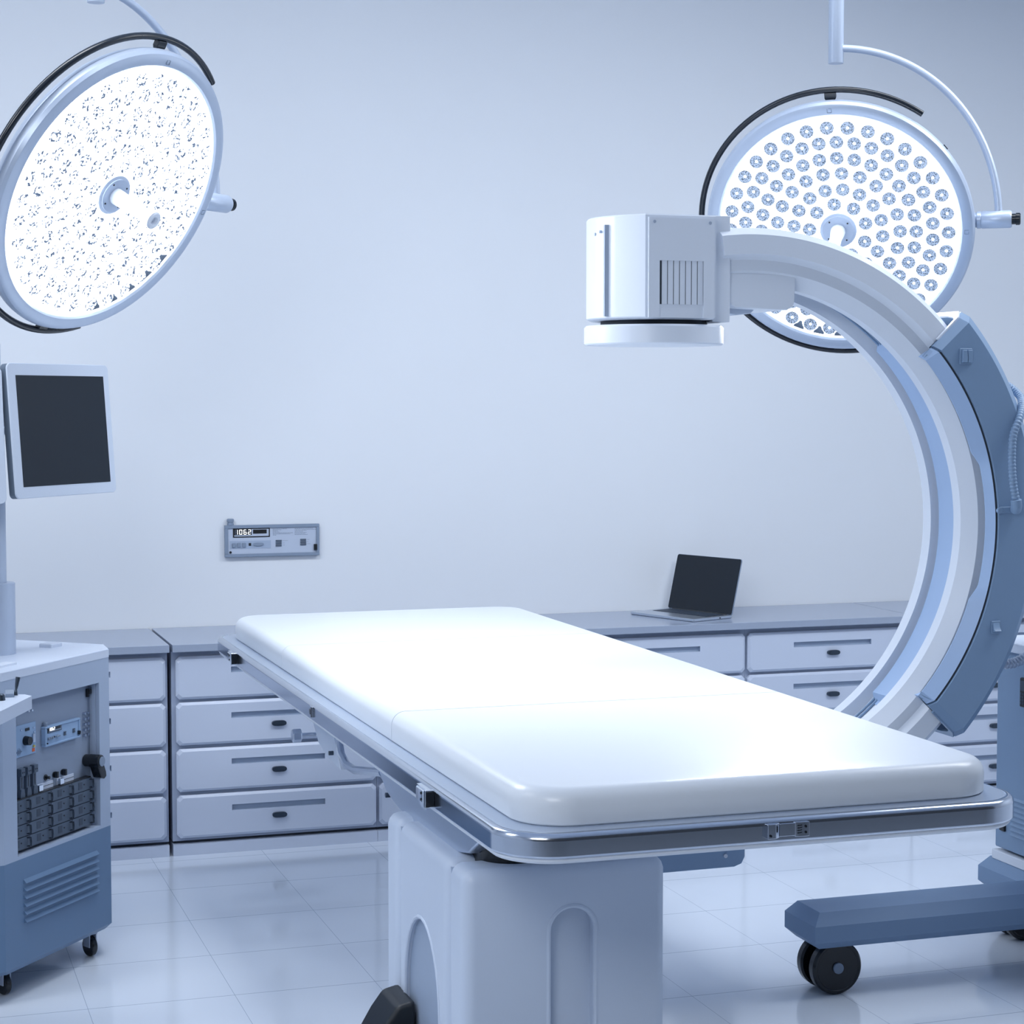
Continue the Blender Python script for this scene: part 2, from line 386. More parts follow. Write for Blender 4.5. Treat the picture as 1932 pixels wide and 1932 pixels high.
# ---------------------------------------------------------------- operating table
TX0, TX1, TY0, TY1 = 1.155, 2.335, 3.53, 6.97
t = thing('operating_table', (1.5, 4.42, 0), 'operating table with a polished steel rail on a pale moulded column', 'operating table')
m = mbo(t); m.slab(TX0, TX1, TY0, TY1, .125, [(.012, .850), (.004, .8515), (.001, .854), (0, .8565), (0, .8575), (0, .8875), (0, .8885), (.001, .892), (.0035, .8965), (.007, .8995), (.012, .901), (.02, .901), (.021, .9)], 16)
m.obj('side_rail', 'steel', t, ang=50)
m = mbo(t); m.slab(TX0 + .018, TX1 - .018, TY0 + .018, TY1 - .018, .11, [(0, .88), (0, .9012)], 16); m.obj('tabletop', 'tray', t)
m = mbo(t); m.slab(TX0 + .006, TX1 - .006, TY0 + .006, TY1 - .006, .12, [(.02, .838), (.004, .841), (0, .846), (0, .8525)], 16); m.obj('underside_lip', 'white', t)
# clamp latches on the rail
def latch(loc, rz, kind):
    root = bpy.data.objects.new('rail_clamp', None)
    m = MB()
    if kind == 0:
        m.box(0, .018, -.014, .001, .001, .031); m.prism([(.018, -.014), (.030, -.005), (.030, .001), (.018, .001)], .001, .031, 'z')
        m.box(.030, .095, -.006, .001, .003, .029)
        m.prism([(.064, -.006), (.072, -.010), (.095, -.010), (.095, .001), (.064, .001)], .001, .031, 'z')
    elif kind == 1:
        m.box(0, .100, -.012, .001, .0, .033); m.box(.088, .100, -.020, .001, -.004, .035)
        m.prism([(.004, -.012), (.020, -.019), (.072, -.019), (.084, -.012)], .003, .030, 'z')
    else:
        m.box(0, .03, -.004, .001, .0, .030)
    o = m.obj('rail_clamp', 'chrome' if kind == 1 else 'steel', t, bevel=.0012)
    o.location = Vector(loc) - t.location; o.rotation_euler = (0, 0, rz)
    m = MB()
    if kind == 0:
        m.bm.free()
        for (x, z, y) in ((.006, .008, -.0145), (.086, .010, -.0105), (.086, .022, -.0105)):
            m = MB(); m.lathe([(.0026, y - .0012), (.0026, y + .001)], 10, 'y', (x, 0, z)); m.obj('screw', 'gloss', o)
        m = MB(); m.box(.021, .0225, -.0125, -.006, .014, .027); m.obj('slit', 'gloss', o, smooth=False)
        m = MB()
        for i in range(4): m.prism([(.068, .008 + i * .005), (.0775, .0095 + i * .005), (.0775, .011 + i * .005), (.068, .0095 + i * .005)], -.0108, -.006, 'y')
        m.obj('grip_ribs', 'gloss', o, smooth=False)
    elif kind == 1:
        m.box(.1002, .1025, -.018, -.001, -.001, .032); m.obj('clamp_pad', 'gloss', o, smooth=False)
        for z in (.010, .024):
            m = MB(); m.lathe([(.003, -.0215), (.003, -.018)], 10, 'y', (.066, 0, z)); m.obj('screw', 'gloss', o)
    else:
        m.lathe([(.008, -.006), (.008, -.003)], 14, 'y', (.012, 0, .015)); m.obj('screw', 'gloss', o)
        m = MB(); m.box(.022, .0295, -.0055, -.003, .001, .029); m.obj('clamp_pad', 'gloss', o, smooth=False)
latch((1.700, TY0, .862), 0, 0)
# left-hand clamps: local +x runs towards the viewer (-Y), outwards is -X
latch((TX0, 4.155, .859), R(-90), 1); latch((TX0, 6.57, .859), R(-90), 1); latch((TX0, 5.31, .862), R(-90), 2)
# column (moulded, with grooves and arched recesses)
CX0, CX1, CY0, CY1, CZ = 1.230, 1.718, 4.080, 4.770, .700
def column_block(name, y0, y1, rf, rb):
    m = mbo(t)
    # outline in x/y with rounded vertical corners, rounded top edge
    prof = [(.0, .05), (0, CZ - .028), (.004, CZ - .016), (.012, CZ - .006), (.022, CZ - .001), (.032, CZ)]
    m.slab(CX0, CX1, y0, y1, .03, prof, 8)
    return m
def arch(cx, wd, top, n=16, pw=1.0):
    pts = [(cx - wd / 2, .06), (cx + wd / 2, .06)]
    for i in range(n + 1):
        a = PI * i / n; pts.append((cx + wd / 2 * math.cos(a), top - wd / 2 * pw + wd / 2 * pw * math.sin(a)))
    return pts
def cutter(pts, a0, a1, axis):
    m = mbo(t); m.prism(pts, a0, a1, axis); o = m.obj('cut', 'slot', t, smooth=False); return o
def boolean(o, cuts):
    # bake the recesses into the mesh, then remove the cutters
    for c in cuts:
        md = o.modifiers.new('b', 'BOOLEAN'); md.operation = 'DIFFERENCE'; md.object = c; md.solver = 'EXACT'
    bpy.context.view_layer.update()
    dg = bpy.context.evaluated_depsgraph_get(); me = bpy.data.meshes.new_from_object(o.evaluated_get(dg))
    o.modifiers.clear(); old = o.data; o.data = me; me.name = o.name
    me.set_sharp_from_angle(angle=R(40))
    for c in cuts: bpy.data.objects.remove(c, do_unlink=True)
fr = column_block('f', CY0, 4.204, 0, 0).obj('front_cover', 'cream', t)
boolean(fr, [cutter(arch(1.487, .108, .602), CY0 - .05, CY0 + .030, 'y')])
md = column_block('m', 4.212, 4.646, 0, 0).obj('side_cover', 'cream', t)
boolean(md, [cutter(arch(4.432, .303, .505, pw=1.35), CX0 - .05, CX0 + .055, 'x')])
column_block('b', 4.654, CY1, 0, 0).obj('rear_cover', 'cream', t)
m = mbo(t); m.box(CX0 + .012, CX1 - .012, CY0 + .05, CY1 - .05, .03, CZ - .02); m.obj('column_core', 'slot', t, smooth=False)
m = mbo(t)                                                     # raised lips round the recesses
def lip(pts, a, axis, r=.006):
    P3 = [((p[0], a, p[1]) if axis == 'y' else (a, p[0], p[1])) for p in pts]
    P3 = P3[1:] + P3[:1]; m.tube(P3, r, 8)
lip(arch(1.487, .114, .605), CY0 + .003, 'y'); lip(arch(4.432, .309, .508, pw=1.35), CX0 + .003, 'x'); m.obj('recess_lip', 'cream', t)
m = mbo(t); m.slab(1.30, 1.70, 4.12, 4.72, .08, [(0, .68), (0, .84)], 8); m.obj('lift_collar', 'gloss', t)
# undercarriage
m = mbo(t); UX = 1.285
m.prism([(5.95, .84), (5.89, .752), (5.80, .695), (5.68, .672), (5.51, .664), (5.585, .747), (5.62, .84)], UX, UX + .02, 'x'); m.obj('end_bracket', 'cream', t, bevel=.003)
m = mbo(t); m.slab(UX + .03, 1.75, 5.06, 5.60, .05, [(.06, .720), (.02, .726), (0, .75), (0, .84)], 6); m.obj('motor_housing', 'tray', t)
m = mbo(t); m.tube([(UX + .01, 5.62, .83), (UX + .01, 5.58, .75), (UX + .01, 5.54, .705), (UX + .01, 5.47, .686), (UX + .01, 5.37, .690), (UX + .01, 5.2, .718), (UX + .01, 5.05, .742)], .012, 10); m.obj('housing_rim', 'steel', t)
m = mbo(t); prof = [(5.05, .84), (5.045, .755)]
for i in range(13):
    a = i / 12; prof.append((5.02 - a * .90, .750 - .072 * math.sin(PI * a) ** .5 if 0 < a < 1 else .752))
prof += [(4.08, .84)]
m.prism(prof, UX - .01, 1.70, 'x'); m.obj('lift_pan', 'tray', t, bevel=.006)
m = mbo(t); m.prism([(4.62, .835), (4.62, .78), (4.58, .745), (4.54, .745), (4.50, .78), (4.50, .835)], UX - .013, UX - .009, 'x'); m.obj('pan_plate', 'cream', t, smooth=False)
m = mbo(t)
for (y, z) in ((5.60, .700), (4.93, .705)): m.lathe([(.007, UX - .014), (.007, UX + .01)], 6, 'x', (0, y, z))
m.obj('bolt', 'dkmetal', t, ang=20)
m = mbo(t); m.lathe([(.007, UX - .06), (.007, UX + .005)], 12, 'x', (0, 5.86, .712)); m.lathe([(.019, UX - .070), (.022, UX - .067), (.022, UX - .045), (.019, UX - .042)], 7, 'x', (0, 5.86, .712)); m.obj('clamp_knob', 'steel', t, ang=20)
m = mbo(t)
for k in range(3):
    pts = [(1.50 + .012 * k + .05 * math.cos(a) * 1.2, 3.98 + .01 * k, .80 - .042 * math.sin(a) - .008 * k) for a in [PI * i / 16 for i in range(17)]]
    m.tube(pts, .0035, 8)
m.obj('coiled_cable', 'white', t)
# base plate and its dark foot covers
m = mbo(t); m.slab(1.17, 1.80, 3.98, 4.9, .06, [(.01, 0), (0, .012), (0, .05), (.02, .062)], 8); m.obj('base_plate', 'black', t)
m = mbo(t); m.prism([(1.02, .0), (1.235, .0), (1.235, .285), (1.19, .275), (1.16, .235)], 4.50, 4.66, 'y'); m.obj('foot_cover', 'black', t, bevel=.012, seg=3)
m = mbo(t); m.prism([(4.35, .06), (4.47, .06), (4.46, .215), (4.38, .215)], 1.175, 1.228, 'x'); m.obj('brake_pedal', 'gloss', t, bevel=.006)

# mattress in three cushions
ma = thing('mattress', (1.75, 5.2, .9015), 'white mattress of three cushions on the operating table', 'mattress')
MX0, MX1, MY0, MY1, MZ0, MZ1 = 1.21, 2.292, 3.588, 6.905, .9018, .976
prof = [(.004, MZ0), (0, MZ0 + .004), (0, MZ1 - .034)] + [(.034 * (1 - math.cos(a)), MZ1 - .034 * (1 - math.sin(a))) for a in [PI / 2 * i / 8 for i in range(1, 9)]]
for (ya, yb) in ((MY0, 4.627), (4.631, 5.987), (5.990, MY1)):
    m = mbo(ma); m.slab(MX0, MX1, MY0, MY1, .115, prof, 16)
    bmesh.ops.remove_doubles(m.bm, verts=m.bm.verts, dist=.0001)
    for yy, cl in ((ya, -1), (yb, 1)):
        if yy in (MY0, MY1): continue
        r_ = bmesh.ops.bisect_plane(m.bm, geom=m.bm.verts[:] + m.bm.edges[:] + m.bm.faces[:], plane_co=(0, yy - ma.location.y, 0), plane_no=(0, cl, 0), clear_outer=True)
        ed = [e for e in r_['geom_cut'] if isinstance(e, bmesh.types.BMEdge)]
        bmesh.ops.contextual_create(m.bm, geom=ed)
    m.obj('cushion', 'pad', ma, ang=50)

# ---------------------------------------------------------------- imaging C-arm with its trolley
cy = 5.10
t = thing('imaging_arm', (3.55, cy, 0), 'large C-shaped imaging arm on a blue wheeled trolley arching over the table', 'c-arm')
AX, AZ = 2.354, 1.380
def sweep(root, prof, a0, a1, n, cap=True, chamf=False):
    """profile (r, y) swept round the axis through (AX, AZ), angles in degrees from +X"""
    m = mbo(root); ls = []
    for i in range(n + 1):
        a = R(a0 + (a1 - a0) * i / n)
        ad = a0 + (a1 - a0) * i / n; tt = max(0, min(1, (abs(ad) - 42.3) / 1.3)) if chamf else 0
        if chamf:
            ls.append([(AX + (r(ad) if callable(r) else r) * math.cos(a), y + (.026 * tt if y < 4.95 else 0), AZ + (r(ad) if callable(r) else r) * math.sin(a)) for r, y in prof]); continue
        ls.append([(AX + (r(a0 + (a1 - a0) * i / n) if callable(r) else r) * math.cos(a), y, AZ + (r(a0 + (a1 - a0) * i / n) if callable(r) else r) * math.sin(a)) for r, y in prof])
    return m.loops(ls, cap=cap)
carc = [(.69, 5.02), (.727, 4.985), (.757, 4.985), (.772, 4.962), (.826, 4.962), (.846, 4.985), (.846, 5.225), (.83, 5.245), (.70, 5.245), (.69, 5.235), (.69, 5.19), (.728, 5.19), (.728, 5.06), (.69, 5.06)]
sweep(t, carc, -97.5, 97.5, 140).obj('c_arc', 'white', t, ang=20)
m = mbo(t)
for (r, y) in ((.722, 5.165), (.724, 5.15)):
    m.tube([(AX + r * math.cos(R(a)), y, AZ + r * math.sin(R(a))) for a in range(-96, 97, 3)], .004, 8)
m.obj('guide_cable', 'blue', t)
def insert_r(a):
    return .706 if abs(a) < 46.4 else .725
sweep(t, [(insert_r, 5.062), (insert_r, 5.17), (.735, 5.17), (.735, 5.062)], -48.4, 48.4, 90).obj('channel_insert', 'blue2', t, ang=20)
# sleeve that carries the arc
def lipr(a): return .712 + .018 * max(0, min(1, (17.5 - abs(a)) / 3.5))
def sleeve():
    inner = [(lipr, 4.952), (.748, 4.926), (.748, 4.934), (.754, 4.934), (.754, 4.916), (.872, 4.916), (.900, 4.945), (.900, 5.255), (.872, 5.285), (.748, 5.285), (lipr, 5.262), (lipr, 5.25), (.868, 5.25), (.884, 5.235), (.884, 4.965), (.872, 4.952)]
    return inner
sw = sweep(t, sleeve(), -43.6, 43.6, 134, chamf=True); sw.obj('sleeve', 'blue', t, ang=20)
m = None
# lit side facet painted as a lighter skin; dark parting line on the sleeve
sweep(t, [(lipr, 4.9515), (.7475, 4.9255), (.7475, 4.9235), (lipr, 4.9495)], -43.55, 43.55, 134, chamf=True).obj('sleeve_lit_side', 'blue2', t, ang=20)
sweep(t, [(.7478, 4.924), (.7535, 4.924), (.7535, 4.9335), (.7478, 4.9335)], -41.8, 41.8, 72).obj('parting_groove', 'gap', t)
sweep(t, [(.850, 4.99), (.879, 4.99), (.879, 5.228), (.850, 5.228)], -41.2, 41.2, 40).obj('sleeve_shade', 'gap', t)  # dark sweep added to paint the shade inside the open sleeve
# rims on the open ends; lamp light on the upper one painted white
for sgn in (1, -1):
    a = R(43.65 * sgn); e = R(.25 * sgn)
    def pp(r, y, da=0): return (AX + r * math.cos(a + da), y, AZ + r * math.sin(a + da))
    m = mbo(t)
    out = [(.897, 4.972), (.897, 5.25), (.868, 5.283), (.76, 5.283), (.76, 5.258), (.850, 5.258), (.872, 5.235), (.880, 5.20), (.880, 5.02), (.872, 4.975), (.862, 4.958), (.78, 4.956), (.78, 4.946), (.872, 4.946)]
    m.loops([[pp(r, y, -e * .5) for r, y in out], [pp(r, y, e * 1.2) for r, y in out]]); m.obj('end_rim', 'white' if sgn > 0 else 'blue', t, smooth=False)
m = mbo(t); m.tube([(3.245, 5.10, 1.38), (3.40, 5.10, 1.38), (3.62, 5.10, 1.38)], .10, 24); m.obj('pivot_hub', 'white', t)
m = mbo(t); m.slab(3.56, 3.88, 4.98, 5.22, .04, [(0, .97), (0, 1.48), (.02, 1.50)], 6); m.obj('lift_column', 'white', t)
# rocker switches on the sleeve
def place(r, ang, y=4.916): return (AX + r * math.cos(R(ang)), y, AZ + r * math.sin(R(ang)))
p = place(.803, 37.7)
m = mbo(t); m.box(p[0] - .020, p[0] + .020, 4.9115, 4.9165, p[2] - .023, p[2] + .023); sw1 = m.obj('switch_plate', 'blue', t, bevel=.002)
m = mbo(t); m.T = Matrix.Translation(-t.location)
m.prism([(p[0] - .014, p[2] - .018), (p[0] + .001, p[2] - .018), (p[0] + .002, p[2] - .005), (p[0] - .001, p[2] + .018), (p[0] - .014, p[2] + .018)], 4.904, 4.912, 'y'); m.obj('rocker', 'blue', sw1, bevel=.0015)
m = mbo(t); m.prism([(p[0] + .004, p[2] - .018), (p[0] + .019, p[2] - .018), (p[0] + .019, p[2] + .018), (p[0] + .003, p[2] + .018), (p[0] + .005, p[2] - .005)], 4.906, 4.912, 'y'); m.obj('rocker', 'blue', sw1, bevel=.0015)
p = place(.8035, -21.6)
m = mbo(t); m.box(p[0] - .015, p[0] + .015, 4.9115, 4.9165, p[2] - .019, p[2] + .019); sw2 = m.obj('switch_plate', 'blue', t, bevel=.002)
m = mbo(t); m.prism([(4.9115, p[2] - .014), (4.899, p[2] - .010), (4.9075, p[2] + .0), (4.9115, p[2] + .014)], p[0] - .011, p[0] + .011, 'x'); m.obj('rocker', 'blue', sw2, bevel=.001)
# tube head
HX = 2.099
def headpoly(s=1.0):
    pts = [(.108, -.182), (.108, .182)]
    pts += [(-.10, .182), (-.157, .112)] + [(.19 * math.cos(R(a)), .19 * math.sin(R(a))) for a in range(150, 211, 10)] + [(-.157, -.112), (-.10, -.182)]
    return [(HX + x * s, cy + y * s) for x, y in pts]
m = mbo(t); hp = headpoly(); hq = headpoly(.985); hs = headpoly(.93)
m.loops([[(x, y, 1.966) for x, y in hs], [(x, y, 1.970) for x, y in hq], [(x, y, 1.973) for x, y in hp], [(x, y, 2.246) for x, y in hp], [(x, y, 2.250) for x, y in hq]]); m.obj('tube_housing', 'white', t, ang=18)
m = mbo(t); m.lathe([(.15, 1.952), (.15, 1.966)], 40, 'z', (HX, cy, 0)); m.obj('neck_ring', 'gap', t)
m = mbo(t); m.lathe([(.165, 1.899), (.192, 1.899), (.196, 1.903), (.196, 1.947), (.190, 1.953)], 56, 'z', (HX, cy, 0)); m.obj('collimator_ring', 'white', t)
yf = cy - .182
m = mbo(t)   # front cover plate with vent opening
fx0, fx1, fz0, fz1 = 2.006, 2.200, 1.970, 2.240; vx0, vx1, vz0, vz1 = 2.038, 2.168, 2.006, 2.124
for b in ((fx0, vx0, fz0, fz1), (vx1, fx1, fz0, fz1), (vx0, vx1, vz1, fz1)): m.box(b[0], b[1], yf - .008, yf, b[2], b[3])
bmesh.ops.remove_doubles(m.bm, verts=m.bm.verts, dist=.0001); m.obj('front_cover', 'white', t, smooth=False)
m = mbo(t); m.box(vx0, vx1, yf - .002, yf + .0, fz0, vz0); m.obj('vent_sill', 'white', t, smooth=False)
m = mbo(t); m.box(vx0, vx1, yf - .0012, yf, vz0, vz1); vb = m.obj('vent', 'gap', t, smooth=False)
m = mbo(t); m.T = Matrix.Translation(-t.location)
for i in range(7):
    x = vx0 + .008 + i * .0176; m.box(x, x + .0148, yf - .005, yf - .001, vz0, vz1)
m.obj('vent_slats', 'white', vb, smooth=False)
for x in (2.022, 2.186):
    m = mbo(t); m.lathe([(.0045, yf - .0095), (.0045, yf - .007)], 12, 'y', (x, 0, 2.228)); m.obj('screw', 'lamp', t)
m = mbo(t)
a_ = R(196); m.box(HX - .181, HX - .168, cy - .086, cy - .076, 1.975, 2.225); m.obj('seam_strip', 'lamp', t, smooth=False)
m = mbo(t)
for yy, zz, xx in ((cy - .058, 2.208, .186), (cy - .030, 2.203, .1895)):
    m = mbo(t); m.lathe([(.0045, HX - xx), (.0045, HX - .17)], 10, 'x', (0, yy, zz)); m.obj('screw', 'lamp', t)
m = mbo(t); m.box(2.207, 2.2225, cy - .135, cy + .135, 1.968, 2.245); m.box(2.2225, 2.277, cy - .125, cy + .125, 1.962, 2.256); m.obj('mounting_plate', 'white', t, bevel=.003)
m = mbo(t); m.prism([(2.277, 2.10), (2.277, 2.018), (2.30, 2.004), (2.46, 1.998), (2.482, 2.012), (2.487, 2.10)], 4.99, 5.20, 'y'); m.obj('arc_block', 'white', t, bevel=.004)
m = mbo(t); m.prism([(2.277, 2.02), (2.277, 1.995), (2.33, 1.985), (2.375, 1.990), (2.395, 2.01)], 5.05, 5.18, 'y'); m.obj('arc_block_cap', 'cream', t, bevel=.003)
# detector below the table
m = mbo(t); m.box(2.2225, 2.277, cy - .125, cy + .125, .50, .79); m.obj('mounting_plate', 'white', t, bevel=.003)
m = mbo(t); m.lathe([(.17, .60), (.19, .61), (.19, .78), (.17, .795)], 48, 'z', (HX, cy, 0)); m.obj('detector', 'white', t)
m = mbo(t); m.prism([(1.93, .392), (2.355, .394), (2.378, .402), (2.388, .422), (2.388, .61), (1.93, .61)], 5.09, 5.20, 'y'); m.obj('detector_base', 'panel', t, bevel=.003)
m = mbo(t); m.lathe([(.006, 5.085), (.006, 5.092)], 12, 'y', (2.325, 0, .429)); m.obj('screw', 'white', t)
# trolley: console body, plinth, cross bar, leg and wheels
m = mbo(t); m.box(3.46, 4.05, 4.73, 5.47, .292, .945); m.obj('console_body', 'blue', t, bevel=.006)
m = mbo(t); m.slab(3.425, 4.09, 4.70, 5.50, .03, [(.003, .945), (0, .948), (0, .974), (.003, .977)], 4); m.obj('console_top', 'cartt', t)
m = mbo(t); m.box(3.452, 4.03, 4.76, 5.475, .252, .283); m.obj('console_plinth', 'white', t, bevel=.003)
m = mbo(t); m.box(3.49, 4.0, 4.8, 5.44, .28, .294); m.obj('plinth_gap', 'gap', t, smooth=False)
def bar(x0, x1, y0, y1, name):
    m = mbo(t); c = .028
    ls = []
    for ins, z in ((c * .9, .148), (0, .171), (0, .220), (c, .255)):
        ls.append([(x0 + ins, y0 + ins, z), (x1 - ins, y0 + ins, z), (x1 - ins, y1 - ins, z), (x0 + ins, y1 - ins, z)])
    m.loops(ls); return m.obj(name, 'navy', t, smooth=False)
bar(2.571, 4.3, 5.0, 5.2, 'front_leg'); bar(3.43, 3.72, 4.68, 5.52, 'cross_bar')
def twin_wheel(x, y, z=.08, r=.080):
    o = mbo(t); o.box(x - .018, x + .018, y - .012, y + .012, .08, .150); o.box(x - .05, x + .05, y - .05, y + .05, .143, .152)
    fk = o.obj('caster', 'black', t, bevel=.002)
    for s_ in (-1, 1):
        y0, y1 = y + s_ * .022, y + s_ * .058
        m = mbo(t); m.lathe([(.02, y0), (r - .006, y0), (r, y0 + s_ * .006), (r, y1 - s_ * .008), (r - .006, y1), (r - .012, y1), (r - .014, y1 - s_ * .002), (.02, y1 - s_ * .002)], 48, 'y', (x, 0, z)); m.obj('wheel', 'gloss', fk, ang=25)
    m = mbo(t); m.lathe([(.016, y - .0625), (.016, y + .0625)], 24, 'y', (x, 0, z)); m.obj('hub_cap', 'pframe', fk)
twin_wheel(2.668, 5.10); twin_wheel(3.52, 5.42); twin_wheel(3.52, 4.76); twin_wheel(4.15, 5.10)
# console left side fittings
m = mbo(t); m.box(3.450, 3.462, 5.255, 5.325, .772, .866); kp = m.obj('keypad', 'black', t, bevel=.004)
m = mbo(t); m.box(3.4485, 3.4505, 5.285, 5.318, .825, .857)
for i in range(3):
    for j in range(4): m.box(3.4485, 3.4505, 5.288 + i * .011, 5.296 + i * .011, .782 + j * .010, .789 + j * .010)
m.obj('keys', 'rack2', kp, smooth=False)
m = mbo(t); m.box(3.452, 3.462, 5.405, 5.435, .352, .385); m.obj('socket', 'black', t, bevel=.003)
m = mbo(t)
for i in range(8):
    z = .345 + i * .0165; m.prism([(3.461, z), (3.454, z + .003), (3.461, z + .012)], 4.95, 5.375, 'y')
m.obj('vent_louvres', 'blue', t, smooth=False)
# corrugated hoses
def hose(name, pts, r, pitch, root, mi):
    # Catmull-Rom through the points, ribbed radius
    P_ = [Vector(p) for p in pts]; P_ = [P_[0] * 2 - P_[1]] + P_ + [P_[-1] * 2 - P_[-2]]
    dense = []
    for i in range(1, len(P_) - 2):
        for k in range(60):
            u = k / 60; a, b, c, d = P_[i - 1:i + 3]
            dense.append(.5 * ((2 * b) + (c - a) * u + (2 * a - 5 * b + 4 * c - d) * u * u + (3 * b - a - 3 * c + d) * u ** 3))
    out, acc, last = [], 0, dense[0]; step = pitch / 4; nxt = 0; s_ = 0
    for q in dense[1:]:
        seg = (q - last).length
        while s_ + seg >= nxt and seg > 0:
            out.append(last + (q - last) * ((nxt - s_) / seg)); nxt += step
        s_ += seg; last = q
    rr = [r * (1, .93, .80, .93)[i % 4] for i in range(len(out))]
    m = mbo(root); m.tube(out, rr, 14); return m.obj(name, mi, root, ang=60)
hose('arm_hose', [(3.16, 5.16, 1.775), (3.200, 5.07, 1.797), (3.214, 4.99, 1.762), (3.194, 4.94, 1.731), (3.161, 4.90, 1.692), (3.136, 4.89, 1.649), (3.130, 4.888, 1.606), (3.131, 4.888, 1.549), (3.137, 4.888, 1.497), (3.148, 4.890, 1.452)], .0120, .0105, t, 'blue')
m = mbo(t); m.tube([(3.147, 4.889, 1.458), (3.150, 4.891, 1.440), (3.156, 4.905, 1.424)], .016, 14); m.lathe([(.009, 4.905), (.009, 4.917)], 12, 'y', (3.106, 0, 1.425)); m.box(3.108, 3.15, 4.909, 4.917, 1.417, 1.436); m.obj('hose_fitting', 'blue', t, bevel=.002)
hose('console_hose', [(3.16, 5.18, .99), (3.22, 5.16, .955), (3.29, 5.15, .938), (3.35, 5.15, .953), (3.40, 5.14, .99), (3.44, 5.12, 1.05), (3.47, 5.1, 1.14)], .0165, .012, t, 'lamp')

# ---------------------------------------------------------------- surgical lamps
RINGS = [(.349, 34, -2.4), (.301, 34, 3.4), (.248, 28, -1.9), (.197, 21, -1.8), (.143, 16, 13.8), (.092, 9, 14.9)]
def lens_mesh(m, x, y, z0=0):
    n = 18
    L_ = []
    for r, h, in ((.0285, .000), (.0225, .012)): L_.append([(x + r * math.cos(2 * PI * i / n), y + r * math.sin(2 * PI * i / n), z0 + h) for i in range(n)])
    m.loops(L_, cap=False, mi=1)
    ring = [[(x + r * math.cos(2 * PI * i / n), y + r * math.sin(2 * PI * i / n), z0 + h) for i in range(n)] for r, h in ((.0285, .0008), (.0299, .0008))]
    m.loops(ring, cap=False, mi=2)
    cap = [[(x + r * math.cos(2 * PI * i / n), y + r * math.sin(2 * PI * i / n), z0 + h) for i in range(n)] for r, h in ((.0225, .012), (.0040, .0095))]
    m.loops(cap, cap=False, mi=0)
    m.f([m.v((x + .0041 * math.cos(2 * PI * i / 12), y + .0041 * math.sin(2 * PI * i / 12), z0 + .0105)) for i in range(12)], 3)
